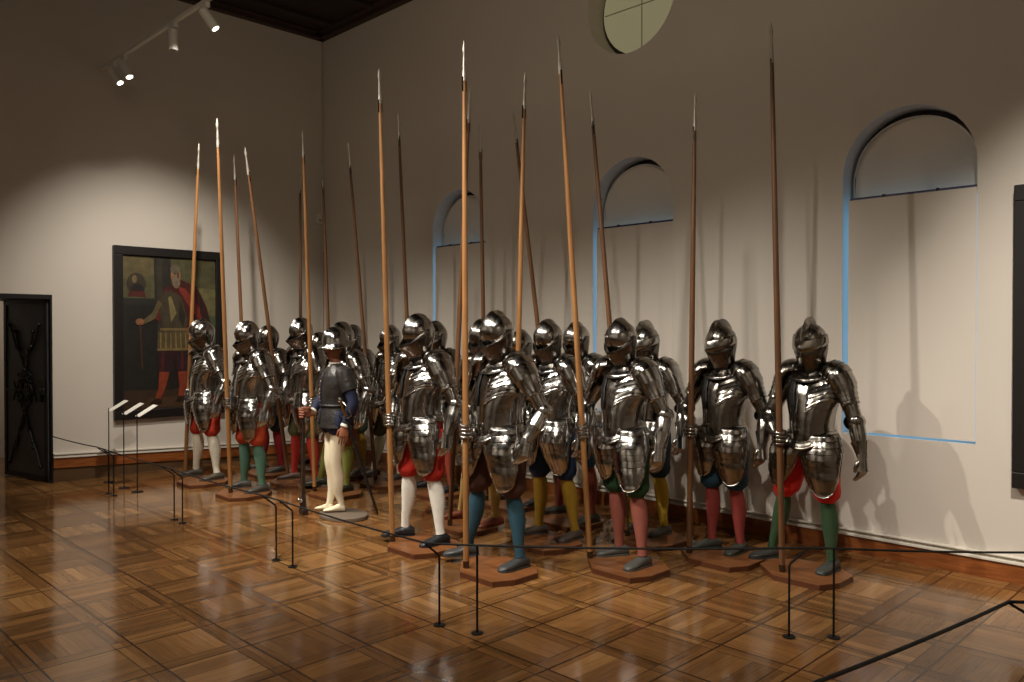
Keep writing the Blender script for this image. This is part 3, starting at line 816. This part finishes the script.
    # pauldrons
    for sg, S_, E_ in ((1, SL, EL), (-1, SR, ER)):
        u = (E_ - S_).normalized(); rows = []
        path = [(Vector((sg * .085, .0, 1.435)), Vector((sg * .6, 0, -.25)), .075), (Vector((sg * .135, .0, 1.425)), Vector((sg * .8, 0, -.35)), .098), (Vector((sg * .18, .002, 1.395)), Vector((sg * .75, 0, -.7)), .108),
                (S_ + u * .03, u, .097), (S_ + u * .075, u, .083), (S_ + u * .125, u, .074), (S_ + u * .165, u, .070)]
        nl = 8
        for tt, f in lame_ts(nl, 2):
            x = tt * (len(path) - 1); i = min(int(x), len(path) - 2); fr = x - i
            c = path[i][0].lerp(path[i + 1][0], fr); d = path[i][1].normalized().lerp(path[i + 1][1].normalized(), fr).normalized(); r = lerp(path[i][2], path[i + 1][2], fr) + .007 * f
            up = Vector((0, 0, 1)) + Vector((sg * .9, 0, 0)) * min(1, tt * 1.4); up = (up - d * up.dot(d)).normalized(); fwd = Vector((0, -1, 0)); fwd = (fwd - d * fwd.dot(d) - up * fwd.dot(up)).normalized()
            span_f = 2.0 if sg > 0 else 1.6
            row = []
            for q in range(21):
                a = lerp(-1.9, span_f, q / 20); ry_ = 1.18 if a > 0 else 1.05
                row.append(c + up * (r * .92 * math.cos(a)) + fwd * (r * ry_ * math.sin(a)))
            rows.append(row)
        MB().grid(rows).build('pauldron', hs, t, 32, solid=.003)
    # fluted lames sweeping from the left shoulder over the chest
    rows = []
    for tt, f in lame_ts(6, 2):
        row = []
        for j in range(19):
            u_ = j / 18; a = lerp(.12, 1.42, u_)
            z = lerp(1.405, 1.205, tt) - .045 * (1 - u_) + .03 * math.sin(PI * u_) 
            z = min(z, 1.425)
            row.append(torso_pt(a, z, .010 + .009 * f + .012 * u_))
        rows.append(row)
    o = MB().grid(rows).build('chest_lames', hs, t, 30, solid=.002)
    MB().tube([rows[i][0] for i in range(len(rows))] + rows[-1], .003, 5).build('rolled_edge', STEEL, o)
    # leather-lined gap between breastplate and right shoulder
    st = MB(); st.grid([[torso_pt(lerp(-.55, -.28, j / 4) - .5 * (z - 1.2), z, .007) for j in range(5)] for z in (1.42, 1.38, 1.33, 1.27, 1.20, 1.14)])
    st.build('shoulder_strap', LEATHER, t, solid=.003)
    # gorget
    rows = []
    for tt, f in lame_ts(3, 2):
        z = lerp(1.475, 1.385, tt); r = interp(tt, [(0, .078), (.45, .088), (1, .150)]) + .003 * f
        rows.append([(r * math.sin(a) * 1.02, -r * math.cos(a) * (1.0 if math.cos(a) > 0 else .8) - .012, z - (.035 * tt * max(0, math.cos(a)) ** 2) + .0) for a in [2 * PI * j / 30 for j in range(30)]])
    g = MB().grid(rows, True).build('gorget', hs, t, 35, solid=.003)
    MB().tube([Vector(p) for p in rows[-1]] + [Vector(rows[-1][0])], .0055, 6).build('leather_edging', LEATHER, g)
    helmet(t, hs, vs, spec.get('var', 0), spec.get('yaw', 0), spec.get('tilt', .17))
    return t

def tipon(px, py, y):
    a = (px - 512) / 812; b = -(py - 341) / 812; p = math.atan(10 / 812)
    d = Vector((a, math.cos(p) + b * math.sin(p), -math.sin(p) + b * math.cos(p)))
    dx, dy = (d.x - d.y) * S2, (d.x + d.y) * S2; s = (y - CAM.y) / dy
    return CAM.x + dx * s, CAM.z + d.z * s

def pike(base, tip, label, mt):
    base, tip = Vector(base), Vector(tip); L_ = (tip - base).length; ax = (tip - base) / L_
    o = empty('pike', base); tag(o, label, 'pike', 'long pikes held upright by the armours')
    o.rotation_euler = ax.to_track_quat('Z', 'Y').to_euler()
    hd = .26
    MB().tube([(0, 0, z * (L_ - hd)) for z in (0, .15, .3, .5, .7, .85, 1)], [.0205, .022, .022, .021, .019, .0165, .0135], 12).build('shaft', mt, o)
    z0 = L_ - hd
    MB().tube([(0, 0, z0 - .03), (0, 0, z0 + .02), (0, 0, z0 + .06), (0, 0, z0 + .07), (0, 0, z0 + .12), (0, 0, L_ - .10), (0, 0, L_ - .07), (0, 0, L_)], [.0155, .0155, .012, .014, .009, .0085, .016, .001], 8).build('spearhead', mat('spear_steel', (190, 184, 172), .45, .7), o)
    m = MB()
    for sg in (-1, 1): m.box((sg * .0155 - .0025, -.006, z0 - .10), (sg * .0155 + .0025, .006, z0))
    m.build('langets', DSTEEL, o, smooth=0)
    MB().tube([(0, 0, 0), (0, 0, .05)], [.0225, .0225], 12).build('ferrule', DSTEEL, o)
    return o

def plinth(x, y, label, w_=.60, d_=.50, ch=.15, rz=0):
    hx, hy = w_ / 2, d_ / 2
    poly = [(-hx, -hy * .25), (-hx + ch * 1.3, -hy), (hx - ch * .5, -hy), (hx, -hy * .45), (hx, hy * .45), (hx - ch, hy), (-hx + ch, hy), (-hx, hy * .45)]
    o = empty('display_plinth', (x, y, 0), rz); tag(o, label, 'plinth', 'low wooden plinths under the armours')
    MB().prism(poly, 0, .034).build('board', PLINTHW, o, smooth=0)
    MB().prism(poly, .034, .04).build('top_panel', PLINTH, o, smooth=0, bevel=.002)
    return o

RED, CRIM, ORG = (172, 40, 22), (150, 28, 34), (178, 62, 30)
GREY, DGREY, BRN = (74, 72, 66), (40, 40, 42), (78, 60, 50)
# plinth x,y | root x,y | feet (R, L) or None | pike px tip, base (px) or world | height px→scale
F = {
 1: dict(pl=(1.25, -2.35), x=1.16, y=-2.25, feet=((.90, -2.27), (1.33, -2.22)), pt=(199, 143), pb=(.80, -2.36), top=1.83, bc=(176, 48, 22), sc=(226, 220, 200), shoe=(78, 72, 60), s='red breeches and white stockings at far left', var=0, yaw=-.1),
 2: dict(pl=(2.21, -2.35), x=2.22, y=-2.24, feet=((1.98, -2.22), (2.34, -2.20)), pt=(217, 118), pb=(2.16, -2.46), top=1.80, bc=(190, 70, 34), sc=(84, 128, 106), shoe=GREY, s='orange-red breeches and teal green stockings, second from left', var=0),
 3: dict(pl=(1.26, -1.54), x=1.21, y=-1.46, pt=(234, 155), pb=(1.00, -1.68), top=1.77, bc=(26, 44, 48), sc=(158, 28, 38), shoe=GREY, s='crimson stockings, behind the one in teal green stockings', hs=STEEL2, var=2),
 4: dict(pl=(2.02, -1.63), x=2.14, y=-1.56, pt=(245, 147), pb=(1.86, -1.62), top=1.85, bc=(104, 112, 76), sc=(196, 48, 34), shoe=BRN, s='olive breeches and bright red stockings, left of the mannequin', var=2),
 5: dict(pl=(2.87, -1.66), x=2.98, y=-1.58, feet=((2.44, -1.56), (2.94, -1.56)), pt=(302.6, 129), pb=(2.71, -1.80), top=1.79, bc=(120, 62, 38), sc=(150, 160, 70), shoe=(46, 50, 38), s='light green stockings, directly behind the unarmoured mannequin', var=0),
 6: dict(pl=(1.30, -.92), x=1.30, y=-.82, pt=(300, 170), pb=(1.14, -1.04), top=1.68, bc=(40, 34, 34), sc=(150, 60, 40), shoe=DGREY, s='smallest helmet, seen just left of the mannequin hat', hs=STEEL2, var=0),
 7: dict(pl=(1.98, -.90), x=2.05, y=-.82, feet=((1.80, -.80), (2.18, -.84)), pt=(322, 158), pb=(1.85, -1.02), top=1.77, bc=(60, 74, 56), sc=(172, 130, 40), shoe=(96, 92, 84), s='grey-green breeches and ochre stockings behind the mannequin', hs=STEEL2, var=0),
 8: dict(pl=(2.76, -.95), x=2.79, y=-.82, feet=((2.36, -.80), (2.78, -.74)), pt=(348, 142), pb=(2.60, -.95), top=1.77, bc=(74, 78, 60), sc=(190, 196, 170), shoe=(70, 62, 56), s='pale greenish white stockings, left of the red and white one', var=2),
 9: dict(pl=(5.14, -2.32), x=5.06, y=-2.22, feet=((4.86, -2.26), (5.26, -2.22)), pt=(379, 68), pb=(4.94, -2.45), top=1.84, bc=(186, 40, 26), sc=(228, 224, 212), shoe=(34, 36, 40), s='red breeches, white stockings and black shoes in the picture middle', var=2, yaw=-.08),
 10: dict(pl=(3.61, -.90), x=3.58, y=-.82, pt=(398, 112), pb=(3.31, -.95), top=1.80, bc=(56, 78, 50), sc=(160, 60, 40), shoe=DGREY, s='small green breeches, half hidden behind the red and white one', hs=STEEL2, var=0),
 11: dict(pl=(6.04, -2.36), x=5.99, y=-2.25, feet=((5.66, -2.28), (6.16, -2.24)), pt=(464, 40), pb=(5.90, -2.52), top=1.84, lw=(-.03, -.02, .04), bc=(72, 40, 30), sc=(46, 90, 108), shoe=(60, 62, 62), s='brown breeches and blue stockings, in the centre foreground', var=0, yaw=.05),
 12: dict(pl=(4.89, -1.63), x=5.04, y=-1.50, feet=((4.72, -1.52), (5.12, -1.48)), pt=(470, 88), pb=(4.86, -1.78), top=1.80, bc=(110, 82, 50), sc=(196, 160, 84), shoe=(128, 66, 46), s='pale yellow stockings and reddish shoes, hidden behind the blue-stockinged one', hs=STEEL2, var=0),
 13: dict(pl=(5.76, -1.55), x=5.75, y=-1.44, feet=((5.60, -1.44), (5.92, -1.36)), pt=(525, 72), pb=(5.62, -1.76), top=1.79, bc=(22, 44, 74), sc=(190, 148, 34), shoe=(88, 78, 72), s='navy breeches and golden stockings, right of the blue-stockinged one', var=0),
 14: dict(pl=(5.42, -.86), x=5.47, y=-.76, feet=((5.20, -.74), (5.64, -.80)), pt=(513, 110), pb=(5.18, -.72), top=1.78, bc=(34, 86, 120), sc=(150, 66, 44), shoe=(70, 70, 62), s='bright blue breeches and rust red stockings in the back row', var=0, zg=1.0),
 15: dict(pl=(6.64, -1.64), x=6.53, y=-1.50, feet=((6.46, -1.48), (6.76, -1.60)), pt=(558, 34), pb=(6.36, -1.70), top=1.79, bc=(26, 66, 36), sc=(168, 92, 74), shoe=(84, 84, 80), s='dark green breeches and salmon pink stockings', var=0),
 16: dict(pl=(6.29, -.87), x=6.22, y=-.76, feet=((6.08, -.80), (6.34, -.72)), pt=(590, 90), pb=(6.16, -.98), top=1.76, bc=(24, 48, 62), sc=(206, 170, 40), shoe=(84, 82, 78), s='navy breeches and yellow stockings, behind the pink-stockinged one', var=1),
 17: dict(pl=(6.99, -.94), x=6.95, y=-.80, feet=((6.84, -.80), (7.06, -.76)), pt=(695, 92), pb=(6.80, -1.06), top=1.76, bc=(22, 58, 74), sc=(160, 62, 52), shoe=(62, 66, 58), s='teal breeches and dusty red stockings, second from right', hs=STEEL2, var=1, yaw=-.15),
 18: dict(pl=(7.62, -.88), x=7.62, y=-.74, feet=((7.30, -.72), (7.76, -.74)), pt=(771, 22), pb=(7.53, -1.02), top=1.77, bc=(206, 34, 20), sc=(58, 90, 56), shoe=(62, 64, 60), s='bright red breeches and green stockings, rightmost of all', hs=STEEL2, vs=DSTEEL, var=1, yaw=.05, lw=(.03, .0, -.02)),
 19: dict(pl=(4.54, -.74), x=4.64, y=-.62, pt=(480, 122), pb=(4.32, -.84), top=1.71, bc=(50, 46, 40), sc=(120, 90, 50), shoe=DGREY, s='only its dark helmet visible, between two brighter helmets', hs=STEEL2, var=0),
}
DYT = {4: -.62, 14: -.45, 8: -.3, 15: -.25, 16: -.2, 2: -.2, 5: -.15, 10: -.15, 3: -.2, 19: -.15, 7: -.1}
for i, s in sorted(F.items()):
    plinth(s['pl'][0], s['pl'][1], 'plinth under the armour with ' + s['s'].split(',')[0])
    feet = s.get('feet') or ((s['x'] - .22, s['y'] - .02), (s['x'] + .16, s['y'] + .02))
    s['feet'] = [(a, b, .04) for a, b in feet]
    bx, by = s['pb']; ty = by + DYT.get(i, 0); tx, tz = tipon(s['pt'][0], s['pt'][1], ty)
    s['pike'] = ((bx, by, .04), (tx, ty, tz))
    s['k'] = (s['top'] - .04) / 1.765
    s['label'] = 'steel suit of armour, ' + s['s']
    build_suit(Vector((s['x'], s['y'], .04)), s)
    pike(s['pike'][0], s['pike'][1], 'pike of the armour with ' + ','.join(s['s'].split(',')[:1]), ASH if i in (1, 2, 5, 9, 11, 13, 15) else DARKPOLE)

# ------------------------------------------------------------------ mannequin in morion helmet
def mannequin():
    x, y = 3.78, -2.15; MYAW = -.18
    b = MB().prism([(.27 * math.cos(2 * PI * k / 32), .20 * math.sin(2 * PI * k / 32)) for k in range(32)], 0, .035).build('round_base', mat('grey_base', (112, 98, 84), .6, noise=.1), smooth=30, bevel=.006, loc=(x, y, 0))
    tag(b, 'grey round base under the white-stockinged mannequin', 'base')
    t = empty('mannequin', (x - .08, y - .02, .035), MYAW, .965); tag(t, 'mannequin in black jerkin, navy sleeves, white stockings and steel hat', 'mannequin')
    SK = mat('painted_skin', (150, 94, 68), .5, noise=.08); WS = mat('cream_stocking', (232, 220, 190), .7); NV = mat('navy_velvet', (18, 28, 58), .8, noise=.3)
    JK = mat('black_jerkin', (44, 40, 38), .42, noise=.5, nscale=12, bump=.8, bscale=20)
    # body: one continuous stocking-covered surface from the hips down
    m = MB()
    for sg, hipx, kx, ky, fx, fy in ((-1, -.075, -.045, -.05, -.07, -.05), (1, .075, .055, -.03, .02, .03)):
        P = [(hipx, 0, .92), (hipx * 1.05, -.005, .80), (lerp(hipx, kx, .6), -.02, .66), (kx, ky, .50), (kx, ky + .005, .46), (lerp(kx, fx, .3), ky + .035, .35), (lerp(kx, fx, .65), ky + .03, .2), (fx, fy + .01, .09), (fx, fy, .055)]
        m.tube(P, [.085, .085, .072, .054, .052, .057, .042, .032, .034], 16, None, (1, 0, 0))
        # foot in stocking
        d = Vector((-.5, -.86, 0)) if sg > 0 else Vector((-.85, -.5, 0))
        F_ = Vector((fx, fy, 0)); sd = Vector((-d.y, d.x, 0)); rows = []
        for tt, w_, h in [(-.045, .02, .05), (-.03, .03, .075), (.0, .033, .085), (.04, .036, .066), (.08, .041, .046), (.12, .042, .034), (.15, .034, .026), (.165, .016, .016)]:
            rows.append([F_ + d * tt + sd * w_ * math.cos(2 * PI * j / 12) + Vector((0, 0, .006 + h / 2 + h / 2 * math.sin(2 * PI * j / 12))) for j in range(12)])
        m.grid(rows, True, True, True)
    m.build('stockings', WS, t)
    # short puffed breeches
    m = MB()
    for sg in (-1, 1):
        rows = []
        for tt, r in [(0, .10), (.2, .125), (.5, .135), (.8, .125), (1, .092)]:
            rows.append([Vector((sg * .085 + r * (1 + .05 * math.sin(9 * a)) * math.cos(a), r * .95 * (1 + .05 * math.sin(9 * a)) * math.sin(a), lerp(.99, .76, tt))) for a in [2 * PI * j / 36 for j in range(36)]])
        m.grid(rows, True, True, True)
    m.build('breeches', NV, t)
    # jerkin with skirts
    rows = []
    for z, w_, f, bk in [(.83, .215, .175, .155), (.90, .20, .17, .145), (.98, .175, .16, .13), (1.04, .155, .145, .12), (1.12, .165, .155, .125), (1.22, .185, .155, .13), (1.31, .19, .135, .125), (1.37, .165, .11, .10), (1.41, .10, .075, .07), (1.44, .065, .06, .06)]:
        row = []
        for j in range(32):
            a = 2 * PI * j / 32; c, s = math.cos(a), math.sin(a)
            row.append((w_ * s, -(f if c > 0 else bk) * (abs(c) ** .9) * math.copysign(1, c), z))
        rows.append(row)
    jk = MB().grid(rows, True, True, True).build('jerkin', JK, t, 60)
    # front edge, buttons and belt
    MB().grid([[(dx, -.006 - interp(z, [(.83, .175), (.98, .16), (1.04, .145), (1.12, .155), (1.22, .155), (1.31, .135), (1.37, .11)]), z) for dx in (-.014, .014)] for z in (.86, .95, 1.04, 1.12, 1.22, 1.31, 1.36)]).build('front_band', NV, jk, solid=.003)
    bt = MB()
    for k in range(8): z = 1.08 + k * .037; bt.sphere((.0, -.012 - interp(z, [(1.04, .145), (1.12, .155), (1.22, .155), (1.31, .135), (1.37, .11)]), z), .008, 8, 6)
    bt.build('button', BRASS, jk)
    MB().grid([[(w_ * math.sin(a), -(d_ if math.cos(a) > 0 else .125) * math.cos(a) , z) for a in [2 * PI * j / 32 for j in range(32)]] for z, w_, d_ in ((1.02, .168, .16), (1.05, .166, .16))], True).build('belt', LEATHER, t, solid=.004)
    # shoulder wings and sleeves
    G = Vector((-.20, -.16, 1.02))
    arms = ((1, Vector((.20, .0, 1.335)), Vector((.285, .05, 1.08)), Vector((.27, -.03, .86))), (-1, Vector((-.20, 0, 1.335)), Vector((-.33, .0, 1.10)), Vector((-.255, -.14, .96))))
    for sg, S_, E_, W_ in arms:
        P = [S_ + Vector((-sg * .06, 0, .02)), S_, S_.lerp(E_, .3), S_.lerp(E_, .6)]
        MB().tube(P, [.07, .084, .078, .074], 14, None, (0, 1, 0)).build('shoulder_cap', JK, t)
        P = [S_.lerp(E_, .4), S_.lerp(E_, .75), E_, E_.lerp(W_, .4), E_.lerp(W_, .98)]
        MB().tube(P, [.060, .056, .052, .048, .034], 14, None, (0, 1, 0)).build('sleeve', NV, t)
        f = (W_ - E_).normalized()
        MB().tube([W_ - f * .018, W_ - f * .006, W_ + f * .008], [.036, .041, .040], 14).build('cuff', mat('white_linen', (225, 220, 205), .8), t)
        hm = MB()
        if sg > 0:
            d = Vector((.05, -.12, -1)).normalized(); fw_ = Vector((-.3, -1, 0)); fw_ = (fw_ - d * fw_.dot(d)).normalized(); out = fw_.cross(d); out = out if out.x > 0 else -out
            hand_hang(hm, W_ + f * .004, d, fw_, out, .45, .0095)
        else:
            ax = Vector((0, 0, 1)); Gp = Vector((-.24, -.245, .95)); b_ = (W_ - Gp); b_.z = 0; b_.normalize(); nrm = ax.cross(b_); nrm = nrm if nrm.x < 0 else -nrm
            fingers_grip(hm, Gp, ax, b_, nrm, .014)
        hm.build('hand', SK, t)
    # head
    m = MB(); rows = []
    lv = [(1.42, .050, .045, .055), (1.465, .050, .045, .055), (1.485, .040, .075, .06), (1.50, .052, .088, .068), (1.52, .062, .092, .078), (1.545, .068, .092, .088), (1.57, .072, .090, .094), (1.60, .074, .090, .098), (1.64, .072, .086, .094), (1.67, .058, .07, .076), (1.69, .03, .035, .04)]
    for z, wx, f, bk in lv:
        row = []
        for j in range(32):
            a = 2 * PI * j / 32; c, s = math.cos(a), math.sin(a); y_ = -(f if c > 0 else -bk * 0 + bk) * abs(c) ** .8 * math.copysign(1, c)
            if c > 0:
                k_ = math.exp(-(a if a < PI else a - 2 * PI) ** 2 / .03)
                y_ -= k_ * smooth_interp(z, [(1.5, 0), (1.52, .004), (1.535, .006), (1.545, .026), (1.575, .010), (1.59, 0)])
                for e_ in (-.42, .42): y_ += .010 * math.exp(-((a if a < PI else a - 2 * PI) - e_) ** 2 / .02) * math.exp(-((z - 1.585) / .014) ** 2)
            row.append((wx * s, y_ - .01, z))
        rows.append(row)
    hd = m.grid(rows, True, True, True).build('head', SK, t, 60, subd=1)
    e = MB()
    for sg in (-1, 1): e.sphere((sg * .033, -.084, 1.582), .010, 8, 6)
    e.build('eyes', mat('eye_white', (200, 190, 180), .3), hd)
    e = MB()
    for sg in (-1, 1): e.sphere((sg * .033, -.092, 1.582), .0045, 8, 6)
    e.build('irises', mat('iris', (30, 20, 16), .3), hd)
    MB().tube([(-.03, -.097, 1.522), (-.012, -.107, 1.530), (0, -.110, 1.529), (.012, -.107, 1.530), (.03, -.097, 1.522)], [.002, .006, .006, .006, .002], 6).build('moustache', mat('dark_hair', (40, 26, 18), .8), hd)
    MB().tube([(-.018, -.103, 1.512), (0, -.107, 1.511), (.018, -.103, 1.512)], [.002, .005, .002], 6).build('lips', mat('lips', (150, 70, 56), .5), hd)
    for sg in (-1, 1): MB().sphere((sg * .074, .008, 1.565), (.010, .018, .03), 10, 8).build('ear', SK, hd)
    c = MB(); rows = []
    for z in (1.475, 1.50, 1.54, 1.58, 1.62, 1.65):
        rows.append([(.080 * math.sin(a), -.100 * math.cos(a) - .008, z + .03 * max(0, 1 - abs(abs(a) - PI) / 1.0) * -1) for a in [lerp(PI * .56, PI * 1.44, q / 16) for q in range(17)]])
    MB().grid(rows).build('hair', mat('dark_hair', (40, 26, 18), .8), hd, solid=.006)
    c = MB(); rows = []
    for z, r in ((1.405, .080), (1.43, .066), (1.445, .070)):
        rows.append([((r + .002 * math.sin(14 * a)) * math.sin(a), -(r + .002 * math.sin(14 * a)) * math.cos(a), z) for a in [2 * PI * j / 84 for j in range(84)]])
    c.grid(rows, True).build('collar', mat('white_linen', (225, 220, 205)), t, solid=.003)
    # morion: bowl, brim and comb
    h = empty('morion_helmet', (0, -.005, 1.622)); h.parent = t; h.rotation_euler = (.16, 0, 0)
    rows = []
    for z, r, ry in [(-.012, .142, .182), (.0, .135, .165), (.012, .118, .135), (.05, .115, .130), (.09, .104, .117), (.12, .085, .096), (.142, .058, .066), (.154, .028, .034), (.157, .005, .005)]:
        row = []
        for j in range(40):
            a = 2 * PI * j / 40; x_ = r * math.sin(a); y_ = -ry * math.cos(a)
            zz = z - (.028 * math.sin(a) ** 2 - .0 if z < .01 else 0) + (.012 * math.exp(-(x_ / .012) ** 2) if z > .08 else 0)
            row.append((x_, y_, zz))
        rows.append(row)
    q = MB().grid(rows, True, False, True).build('bowl', STEEL, h, 40, solid=.003)
    MB().tube([Vector(p) for p in rows[0]] + [Vector(rows[0][0])], .004, 6).build('rolled_brim', STEEL, h)
    # sword hanging from the belt at his left
    s = empty('sword', (0, 0, 0)); tag(s, 'long sword in black scabbard slanting down behind the mannequin', 'sword')
    o0 = Vector((x - .08, y - .02, .035))
    A = o0 + Vector((.13, -.17, 1.02)); 
    tx_, tz_ = tipon(378, 517, y + .22); Bp = Vector((tx_, y + .22, max(.02, tz_)))
    ax_, az_ = tipon(346, 418, y - .10); A = Vector((ax_, y - .10, az_)); d = (Bp - A).normalized()
    MB().tube([A, A.lerp(Bp, .5), A.lerp(Bp, .97), Bp], [.017, .015, .011, .005], 10).build('scabbard', LEATHER, s)
    MB().tube([A - d * .02, A - d * .16], .012, 10).build('grip', BRASS, s)
    MB().sphere(A - d * .175, .022).build('pommel', STEEL, s)
    sd = d.cross(Vector((0, 1, 0))).normalized()
    m = MB(); m.tube([A - sd * .11 - d * .02, A - sd * .05, A + sd * .05, A + sd * .11 - d * .03], .007, 8)
    m.tube([A + sd * .10 - d * .02, A + sd * .09 - d * .10, A + sd * .02 - d * .165], .005, 8); m.build('crossguard', STEEL, s)
    # musket standing on its butt at his right hand
    gp = Matrix.Rotation(MYAW, 3, 'Z') @ Vector((-.24, -.245, 0)) * .965
    g = empty('musket', (x - .08 + gp.x, y - .02 + gp.y, 0), MYAW); tag(g, 'dark musket standing on its butt at the mannequin right hand', 'musket')
    WD_ = mat('gun_stock', (44, 30, 24), .4)
    MB().box((-.05, -.03, 0), (.06, .03, .055)).build('butt', WD_, g, smooth=0, bevel=.012)
    MB().tube([(0, 0, .05), (.0, 0, .12), (0, 0, .25), (0, 0, .95)], [.034, .026, .02, .018], 10, None, (1, 0, 0)).build('stock', WD_, g)
    MB().tube([(0.0, -.014, .2), (0, -.014, 1.15)], .0135, 12).build('barrel', STEEL2, g)
    m = MB(); m.sphere((0, -.03, .13), .03, 12, 8); m.box((-.012, -.04, .16), (.012, -.018, .30)); m.build('lock', STEEL, g)
mannequin()
